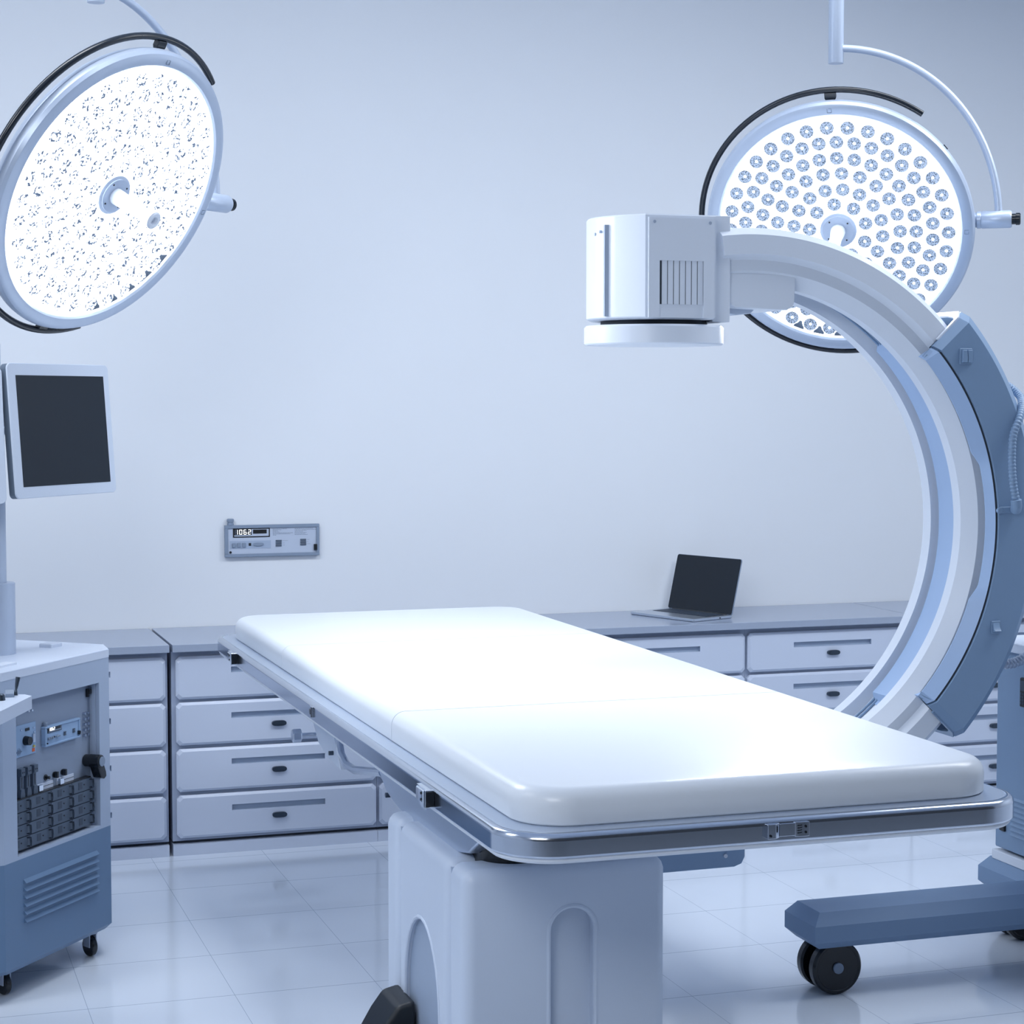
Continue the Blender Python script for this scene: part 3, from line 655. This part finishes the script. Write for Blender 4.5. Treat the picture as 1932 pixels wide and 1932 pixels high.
def surgical_lamp(Cc, n, mount, label, lens, hinge_end, arm_d, gaps, face='face', diode=.15, spread=75):
    Cc = Vector(Cc); n = Vector(n).normalized()
    e = Vector((0, 0, 1)).cross(n).normalized()
    if e.x < 0: e = -e
    u = n.cross(e)
    t = thing('surgical_lamp', mount, label, 'surgical lamp', 'surgical lamps hanging over the table')
    F = Matrix(((e.x, u.x, n.x, 0), (e.y, u.y, n.y, 0), (e.z, u.z, n.z, 0), (0, 0, 0, 1)))
    W_ = Matrix.Translation(Cc - Vector(mount)) @ F
    ro, ri = .430, .386
    m = MB(); m.lathe([(.05, -.095), (.30, -.090), (.385, -.078), (.418, -.056), (.4265, -.040), (.4265, -.036), (.4225, -.034), (.4225, -.031), (.430, -.029), (.430, -.012), (.424, -.002), (.412, .003), (.392, .001), (ri, -.004), (ri, -.016), (.30, -.018), (.02, -.018)], 96)
    m.obj('housing', 'lamp', t, mw=W_, ang=30)
    m = MB(); m.lathe([(.386, -.012), (.386, -.010), (.01, -.010), (.01, -.012)], 72, mi=0)
    for a in gaps:
        for k, (r0, r1) in enumerate(((.353, .381),)):
            q = [(r0, a - 1.5), (r0, a + 1.5), (r1, a + 2.9), (r1, a - 2.9)]
            m.f([m.v((r * math.cos(R(x)), r * math.sin(R(x)), -.0095)) for r, x in q], 1)
    m.obj('lit_face', [face, 'rack'], t, mw=W_, smooth=False, fix=False)
    lm = None; cnt = 0; stuff = MB()
    for (rr, k, ph) in RINGS:
        for i in range(k):
            a = R(ph + 360 * i / k); x, y = rr * math.cos(a), rr * math.sin(a)
            if cnt < 96:
                if lm is None:
                    b = MB(); lens_mesh(b, 0, 0); o = b.obj('lens', [lens, face, 'pframe', 'glow'], t, smooth=False, fix=False); lm = o
                else:
                    o = lm.copy(); COL.objects.link(o); o.parent = t
                o.matrix_basis = W_ @ Matrix.Translation((x, y, -.0098)); cnt += 1
            else: lens_mesh(stuff, x, y, -.0098)
    k_ = 0
    for (rr, k, ph), st in zip(RINGS, (3, 4, 4, 3, 4, 3)):
        for i in range(0, k, st):
            a = R(ph + 360 * i / k)
            l = bpy.data.lights.new('diode', 'AREA'); l.shape = 'DISK'; l.size = .008; l.energy = diode; l.color = (.95, .98, 1); l.spread = R(spread)
            lo = bpy.data.objects.new('diode', l); COL.objects.link(lo); lo.parent = t
            lo.matrix_basis = W_ @ Matrix.Translation((rr * math.cos(a), rr * math.sin(a), .0035)) @ Matrix.Rotation(PI, 4, 'X')
    s_ = stuff.obj('inner_lenses', [lens, face, 'pframe', 'glow'], t, mw=W_, smooth=False, fix=False); s_['kind'] = 'stuff'
    m = MB(); m.lathe([(.059, -.010), (.059, -.002), (.050, .000), (.050, .004), (.02, .004)], 40); pl = m.obj('handle_plate', 'lamp', t, mw=W_)
    m = MB()
    for a in (40, 130, -50, -140): m.lathe([(.0028, .0035), (.0028, .0048)], 10, 'z', (.041 * math.cos(R(a)), .041 * math.sin(R(a)), 0))
    m.obj('plate_screws', 'gloss', pl)
    m = MB(); m.lathe([(.024, .003), (.0235, .02), (.0195, .06), (.0195, .125), (.026, .145), (.026, .157), (.022, .160), (.012, .160), (.008, .150), (.001, .150)], 32); m.obj('handle', 'white', t, mw=W_)
    # dark hand rail: arc held by two brackets
    m = MB(); m.tube([(.455 * math.cos(R(a)), .455 * math.sin(R(a)), -.05) for a in range(53, 289, 3)], .0098, 14); hr = m.obj('grab_rail', 'grip', t, mw=W_)
    for a in (91, -93):
        m = MB(); m.T = Matrix.Rotation(R(a), 4, 'Z')
        m.prism([(.418, -.010), (.430, -.018), (.448, -.018), (.448, .018), (.430, .018), (.418, .010)], -.056, -.038, 'z'); m.obj('rail_bracket', 'grip', t, mw=W_, bevel=.002)
    m = MB(); m.T = Matrix.Rotation(R(37), 4, 'Z'); m.box(.421, .4315, -.009, .009, -.036, -.030); m.obj('rim_clip', 'gloss', t, mw=W_, smooth=False)
    for a in (91, -2):
        m = MB(); m.T = Matrix.Rotation(R(a), 4, 'Z')
        x, s2 = .405, .007
        m.box(x - s2, x - s2 + .0012, -s2, s2, .0025, .0036); m.box(x + s2 - .0012, x + s2, -s2, s2 * .3, .0025, .0036); m.box(x - s2, x + s2, -s2, -s2 + .0012, .0025, .0036); m.box(x - s2, x + s2, s2 - .0012, s2, .0025, .0036)
        m.obj('rim_mark', 'pframe', t, mw=W_, smooth=False)
    m = MB(); m.T = Matrix.Translation((0, 0, -.06)); m.lathe([(.020, .40), (.024, .432), (.0275, .434), (.0275, .445), (.026, .447), (.028, .450), (.028, hinge_end - .006), (.025, hinge_end)], 28, 'x'); hg = m.obj('hinge', 'lamp', t, mw=W_)
    m = MB(); m.T = Matrix.Translation((0, 0, -.06)); m.lathe([(.017, hinge_end), (.017, hinge_end + .012), (.0195, hinge_end + .013), (.0195, hinge_end + .024), (.016, hinge_end + .027)], 24, 'x'); m.obj('hinge_cap', 'gloss', hg, ang=25)
    H = Cc + e * arm_d - n * .06; Mt = Vector(mount); top = mount[2] + .048
    base = Vector((Mt.x, Mt.y, top)); d = H - base
    pts = [base + Vector((d.x, d.y, 0)) * math.sin(a) + Vector((0, 0, d.z)) * (1 - math.cos(a)) for a in [PI / 2 * i / 40 for i in range(41)]]
    m = mbo(t); m.tube(pts, .0118, 16); m.obj('arm', 'lamp', t)
    m = mbo(t); m.lathe([(.0235, mount[2]), (.0245, mount[2] + .002), (.0245, mount[2] + .242), (.0255, mount[2] + .244), (.0255, ZC - .03), (.07, ZC - .028), (.07, ZC - .001)], 32, 'z', (Mt.x, Mt.y, 0)); m.obj('ceiling_post', 'lamp', t)
    return t
surgical_lamp((.6635, 5.587, 2.320), (.596, -.638, -.487), (.617, 5.587, 2.852), 'round surgical lamp at the left above the equipment cart, glaring white', 'lensL', .587, .535, (-71.3, -60.7, -50.1, -39.5, -28.9), diode=.16, spread=110)
surgical_lamp((2.9796, 5.6805, 2.2908), (-.509, -.724, -.466), (2.965, 5.68, 2.824), 'round surgical lamp at the right, behind the C-shaped imaging arm, rows of lenses showing', 'lensR', .541, .50, (-113.6, -103, -92.4))

# ---------------------------------------------------------------- equipment cart
az = R(38.5); rv = Vector((math.sin(az), math.cos(az), 0))
t = thing('equipment_cart', (.692, 6.138, 0), 'grey and blue equipment cart on casters with a rack bay, at the far left', 'equipment cart', rz=math.atan2(rv.y, rv.x))
cart = t
# local frame: +x along the front towards the right, +y into the cart, front face at y=0, x from -.565 to 0
def cpoly(o=0): return [(-.565, -o), (0, -o), (.092 + o, .076), (.092 + o, .56 + o), (-.657 - o, .56 + o), (-.657 - o, .076)]
ox0, ox1, oz0, oz1 = -.498, -.057, .422, .870
m = MB()
def ring(z, o=0, ins=0): return [(x * (1) + (ins if x < -.3 else -ins), y + (ins if y < .3 else -ins), z) for x, y in cpoly(o)]
P_ = cpoly()
def vq(pts, mi=0): m.f([m.v(p) for p in pts], mi)
zb, zs, zt_ = .100, .411, .945
# sides and back: lower blue part and upper grey part, front made of four strips round the bay
for i in range(1, 6):
    a, b = P_[i], P_[(i + 1) % 6]
    vq([(a[0], a[1], zb), (b[0], b[1], zb), (b[0], b[1], zs), (a[0], a[1], zs)], 1); vq([(a[0], a[1], zs), (b[0], b[1], zs), (b[0], b[1], zt_), (a[0], a[1], zt_)], 0)
for a, b, c, d, mi in ((-.565, 0, zb, zs, 1), (-.565, 0, zs, oz0, 0), (-.565, 0, oz1, zt_, 0), (-.565, ox0, oz0, oz1, 0), (ox1, 0, oz0, oz1, 0)):
    vq([(a, 0, c), (b, 0, c), (b, 0, d), (a, 0, d)], mi)
D = .035
for q in ([(ox0, 0, oz0), (ox0, D, oz0), (ox0, D, oz1), (ox0, 0, oz1)], [(ox1, D, oz0), (ox1, 0, oz0), (ox1, 0, oz1), (ox1, D, oz1)], [(ox0, 0, oz0), (ox1, 0, oz0), (ox1, D, oz0), (ox0, D, oz0)], [(ox0, D, oz1), (ox1, D, oz1), (ox1, 0, oz1), (ox0, 0, oz1)]): vq(q, 0)
vq([(ox0, D, oz0), (ox1, D, oz0), (ox1, D, oz1), (ox0, D, oz1)], 2)
bt = [(x + (.02 if x < -.3 else -.02), y + (.012 if y < .3 else -.012), .085) for x, y in P_]
for i in range(6):
    j = (i + 1) % 6; vq([bt[i], bt[j], (P_[j][0], P_[j][1], zb), (P_[i][0], P_[i][1], zb)], 1)
vq(bt[::-1], 1); vq([(x, y, zt_) for x, y in P_], 0)
bmesh.ops.remove_doubles(m.bm, verts=m.bm.verts, dist=.0003)
m.obj('body', ['cartg', 'cartb', 'bay'], t, smooth=False, fix=False)
m = MB(); m.loops([[(x, y, z) for x, y in cpoly(o)] for o, z in ((0, .943), (0.001, .943), (.001, .967), (-.001, .969))]); m.obj('cart_top', 'cartt', t, smooth=False)
for i in range(6):
    z = .218 + i * .0232
    if i == 0: lv = MB()
    lv.prism([(-.0, z + .002), (-.010, z + .004), (0, z + .015)], -.472, -.080, 'x')
lv.obj('louvres', 'cartb', t, smooth=False)
def caster(x, y, ang=0):
    m = MB(); m.T = Matrix.Translation((x, y, 0)) @ Matrix.Rotation(ang, 4, 'Z')
    m.box(-.014, -.010, -.018, .018, .03, .075); m.box(.010, .014, -.018, .018, .03, .075); m.box(-.014, .014, -.022, .022, .072, .080); m.box(-.009, .009, -.009, .009, .078, .088)
    c = m.obj('caster', 'pgrey', t, bevel=.001)
    m = MB(); m.T = Matrix.Translation((x, y, 0)) @ Matrix.Rotation(ang, 4, 'Z')
    m.lathe([(.008, -.009), (.030, -.009), (.0325, -.006), (.0325, .006), (.030, .009), (.008, .009)], 32, 'x', (0, 0, .0326)); m.obj('wheel', 'gloss', c)
caster(-.04, .055, R(-25)); caster(-.47, .075, R(-25)); caster(-.04, .48, R(30)); caster(-.55, .48, R(10))
# bay contents
yb = D
sub = bpy.data.objects.new('dial_panel', None)
m = MB(); m.box(-.497, -.353, yb - .004, yb, .700, .794); dp = m.obj('dial_panel', 'panel', t, bevel=.001)
dx = -.455
m = MB(); m.lathe([(.0125, yb - .022), (.014, yb - .006), (.014, yb - .004)], 24, 'y', (-.408, 0, .745)); m.obj('dial', 'gloss', dp)
m = MB(); m.box(-.408, -.388, yb - .006, yb - .004, .773, .781); m.obj('dial_display', 'gloss', dp, smooth=False)
m = MB(); m.box(-.374, -.362, yb - .009, yb - .004, .734, .760); m.obj('toggle_block', 'steel', dp, bevel=.001)
m = MB(); m.lathe([(.0035, yb - .009), (.0035, yb - .004)], 12, 'y', (-.367, 0, .722)); m.obj('yellow_button', 'yellow', dp)
m = MB(); m.box(-.374, -.361, yb - .0048, yb - .004, .706, .716); m.obj('orange_label', 'orange', dp, smooth=False)
m = MB()
for i in range(7):
    x = -.452 + i * .0035; h = (.003, .008, .012, .006, .011, .007, .003)[i]; m.box(x, x + .0014, yb - .0045, yb - .004, .716 - h, .716 + h)
m.box(-.456, -.424, yb - .0045, yb - .004, .7155, .7165); m.obj('wave_mark', 'ink', dp, smooth=False)
for x, z in ((-.430, .779), (-.367, .777), (-.364, .764)):
    m = MB(); m.lathe([(.0025, yb - .007), (.0025, yb - .004)], 10, 'y', (x, 0, z)); m.obj('screw', 'steel', dp)
mp = bpy.data.objects.new('meter_panel', None); COL.objects.link(mp); mp.parent = t; mp.location = (-.321, yb, .711)
control_panel(mp, .188, .0605, .016, 'panel', 'panel', False, True)
m = MB(); m.box(-.079, -.070, yb - .010, yb, .826, .852); m.box(-.076, -.064, yb - .014, yb - .008, .835, .850); m.obj('toggle_switch', 'gloss', t, bevel=.002)
for i in range(5):
    for j in range(2):
        m = MB(); m.lathe([(.0045, yb - .010), (.0045, yb)], 12, 'y', (-.094 + j * .015, 0, .710 + i * .0168)); m.obj('stud', 'steel', t)
for x in (-.400, -.383):
    m = MB(); m.lathe([(.0035, yb - .014), (.0035, yb)], 10, 'y', (x, 0, .832)); m.obj('stud', 'chrome', t)
m = MB(); m.box(-.062, -.0585, .012, .024, oz0 + .16, oz1); m.obj('slot_strip', 'cartg', t, smooth=False)
# big lever
m = MB(); m.lathe([(.019, yb - .020), (.019, yb), ], 24, 'y', (-.085, 0, .630)); m.lathe([(.017, yb - .060), (.0205, yb - .056), (.0205, yb - .018)], 28, 'y', (-.085, 0, .630))
m.prism([(-.103, .626), (-.068, .626), (-.052, .592), (-.050, .578), (-.062, .571), (-.080, .578)], yb - .055, yb - .024, 'y'); lvr = m.obj('lever_handle', 'gloss', t, bevel=.004)
m = MB(); m.lathe([(.015, yb - .0625), (.015, yb - .060)], 24, 'y', (-.085, 0, .630)); m.obj('lever_cap', 'pframe', lvr)
for x, k in ((-.302, 0), (-.257, 1), (-.213, 1)):
    m = MB(); m.lathe([(.009, yb - .004), (.009, yb)], 14, 'y', (x, 0, .616))
    m.box(x - .0045, x + .0045, yb - .016, yb - .003, .607, .626) if k else m.lathe([(.005, yb - .016), (.004, yb - .003)], 12, 'y', (x, 0, .616))
    m.obj('selector_knob', 'gloss', t, bevel=.001)
for x in (-.357, -.246):
    m = MB(); m.box(x, x + .092, yb - .003, yb, .582, .602); sr = m.obj('slide_rail', 'cartt', t, smooth=False)
    m = MB(); m.box(x + .002, x + .092, yb - .0036, yb - .003, .5912, .5925); m.obj('slide_slot', 'gap', sr, smooth=False)
    m = MB(); m.box(x + .004, x + .024, yb - .014, yb - .003, .583, .601); m.obj('slider', 'chrome', sr, bevel=.001)
for i in range(3):
    x = -.447 + i * .033
    m = MB(); m.box(x, x + .020, yb - .016, yb, .645, .668); m.box(x + .002, x + .018, yb - .010, yb, .605, .646); m.prism([(x + .002, .606), (x + .018, .606), (x + .022, .590), (x + .022, .572), (x - .001, .572), (x - .001, .590)], yb - .014, yb, 'y')
    ft = m.obj('breaker', 'rack', t, bevel=.001)
    m = MB()
    for dx_ in (.006, .014): m.box(x + dx_ - .0015, x + dx_ + .0015, yb - .0168, yb - .016, .654, .658)
    m.box(x + .009, x + .011, yb - .0108, yb - .010, .610, .640); m.obj('breaker_slot', 'disp', ft, smooth=False)
m = MB(); m.box(-.497, -.084, .016, D + .001, .430, .582); m.obj('rack_frame', 'disp', t, smooth=False)
# rack: four rows of four modules
ry = .012
x0r, x1r, z0r, z1r = -.498, -.083, .432, .580
cw = (x1r - x0r + .033) / 4; rh = (z1r - z0r) / 4
first = None
for r in range(4):
    for c in range(4):
        xx = x0r - .033 + c * cw; zz = z0r + r * rh
        lx = max(xx, x0r)
        if c in (0, 1) and r == 0 or True:
            m = MB(); m.box(lx + .0012, xx + cw - .0012, ry, D, zz + .0014, zz + rh - .0014); md_ = m.obj('rack_module', 'rack', t, smooth=False)
            m = MB(); gx = max(xx + .036, lx + .004); m.box(gx, gx + .020, ry - .0008, ry, zz + .009, zz + rh - .007); m.obj('grille', 'rack2', md_, smooth=False)
            m = MB(); hx = xx + cw - .014
            m.tube([(hx, ry, zz + .006), (hx, ry - .010, zz + .006), (hx, ry - .011, zz + rh * .5), (hx, ry - .010, zz + rh - .006), (hx, ry, zz + rh - .006)], .0018, 8)
            m.tube([(hx + .006, ry, zz + .006), (hx + .006, ry - .010, zz + .006), (hx + .006, ry - .011, zz + rh * .5), (hx + .006, ry - .010, zz + rh - .006), (hx + .006, ry, zz + rh - .006)], .0018, 8)
            m.obj('handle', 'dkmetal', md_)
            m = MB(); m.lathe([(.0022, ry - .002), (.0022, ry)], 10, 'y', (gx + .031, 0, zz + rh * .55)); m.obj('led', 'disp', md_)
# items on the cart top
m = MB(); m.slab(-.047, .013, .175, .225, .006, [(0, .969), (0, .978), (.003, .981)], 4); m.obj('latch_plate', 'cartt', t)
m = MB(); m.slab(-.50, -.40, .06, .10, .004, [(0, .969), (0, .975)], 4); m.obj('grip_strip', 'white', t)
m = MB(); m.lathe([(.0555, .968), (.0555, 1.186), (.053, 1.188)], 40, 'z', (-.2215, .254, 0)); m.obj('post_socket', 'lamp', t)
m = MB(); m.lathe([(.0305, 1.185), (.0305, 1.72), (.022, 1.722), (.022, 1.915), (.020, 1.917)], 32, 'z', (-.2215, .254, 0)); m.obj('post', 'lamp', t)
# shelf with levers in front of the cart
def tocart(p):
    d = Vector((p[0] - .692, p[1] - 6.138, 0)); bv = Vector((-rv.y, rv.x, 0)); return (d.dot(rv), d.dot(bv), p[2] if len(p) > 2 else 0)
r2 = Vector((math.sin(R(22)), math.cos(R(22)), 0)); p2 = Vector((-r2.y, r2.x, 0))
A_ = Vector((.403, 5.413, 0)); B_ = Vector((.387, 5.449, 0))
sp_ = [A_, B_, B_ + p2 * .34, A_ + p2 * .34 - r2 * .42, A_ - r2 * .42]
sp_ = [tocart((p.x, p.y))[:2] for p in sp_]
m = MB(); m.loops([[(x, y, z) for x, y in sp_] for z in (.905, .940)]); sh = m.obj('lever_shelf', 'cartt', t, smooth=False)
q = tocart((.10, 5.66)); m = MB(); m.box(q[0] - .05, q[0] + .12, q[1] - .06, q[1] + .22, .86, .904); m.obj('shelf_bracket', 'cartg', t, bevel=.004)
def onshelf(x, y): return tocart((x, y))
a = onshelf(.345, 5.425); m = MB(); m.T = Matrix.Translation((a[0], a[1], .940)) @ Matrix.Rotation(R(35), 4, 'Z')
m.prism([(-.022, 0), (.022, 0), (.018, .010), (-.010, .020), (-.022, .010)], -.012, .012, 'y'); m.obj('lever_block', 'pframe', sh, bevel=.001)
a = onshelf(.362, 5.44); m = MB(); m.tube([(a[0], a[1], .940), (a[0] + .002, a[1], .955), (a[0] + .006, a[1], .968), (a[0] + .012, a[1], .988)], [.006, .003, .005, .0065], 12); m.obj('lever', 'dkmetal', sh)
a = onshelf(.318, 5.36); m = MB(); m.lathe([(.012, .940), (.010, .955), (.006, .958)], 20, 'z', (a[0], a[1], 0)); m.obj('knob', 'dkmetal', sh)

# ---------------------------------------------------------------- the two monitors on the post
def monitor(center, azr, tl, w_, h_, label, post):
    rr = Vector((math.sin(azr), math.cos(azr), 0)); nh = Vector((rr.y, -rr.x, 0))
    t = thing('monitor', center, label, 'monitor', 'monitors on the cart post')
    uu = Vector((0, 0, 1)) * math.cos(tl) - nh * math.sin(tl); nn = rr.cross(uu)       # outward normal towards the viewer
    if nn.dot(nh) < 0: nn = -nn
    F = Matrix(((rr.x, uu.x, nn.x, 0), (rr.y, uu.y, nn.y, 0), (rr.z, uu.z, nn.z, 0), (0, 0, 0, 1)))
    m = MB(); m.slab(-w_ / 2, w_ / 2, -h_ / 2, h_ / 2, .018, [(0, -.005), (0, -.0015), (.0015, 0)], 6); m.obj('casing', 'mon', t, mw=F)
    m = MB(); m.slab(-w_ / 2, w_ / 2, -h_ / 2, h_ / 2, .018, [(.006, -.030), (.001, -.026), (.0005, -.0052)], 6); m.obj('back_shell', 'shell', t, mw=F)
    m = MB(); m.box(-w_ / 2 + .036, w_ / 2 - .029, -h_ / 2 + .034, h_ / 2 - .036, -.001, .0008); m.obj('screen', 'screen', t, mw=F, smooth=False)
    m = MB(); m.lathe([(.04, -.05), (.05, -.030)], 24, 'z'); m.obj('back_mount', 'lamp', t, mw=F)
    c = Vector(center); p = Vector((post[0], post[1], center[2])); s0 = c - nn * .05
    q0 = Vector(tocart(s0)); q1 = Vector(tocart(p)); q0.z = q1.z = center[2]
    m = MB(); m.tube([q0, (q0 + q1) / 2, q1], .014, 12); m.obj('monitor_bracket', 'lamp', cart)
    return t
M['shell'] = mat('monitor_back', (.12, .16, .22), .4, noise=.05)
M['mon'] = mat('monitor_casing', (.55, .62, .74), .45, noise=.05, nscale=300)
bv = Vector((-rv.y, rv.x, 0)); post = Vector((.692, 6.138, 0)) + rv * -.2215 + bv * .254
monitor((.5585, 6.074, 1.6545), R(42.6), R(4.2), .493, .402, 'flat monitor with a black screen, angled to the right above the cart', post)
c2 = Vector((.3745, 5.875, 1.4415)); a2 = R(75); r_2 = Vector((math.sin(a2), math.cos(a2), 0)); n_2 = Vector((r_2.y, -r_2.x, 0))
u_2 = Vector((0, 0, 1)) * math.cos(R(4.2)) - n_2 * math.sin(R(4.2))
cc = c2 - r_2 * .2465 + u_2 * .201
monitor(tuple(cc), a2, R(4.2), .493, .402, 'monitor cut off by the left edge of the picture, only its right border in view', post)
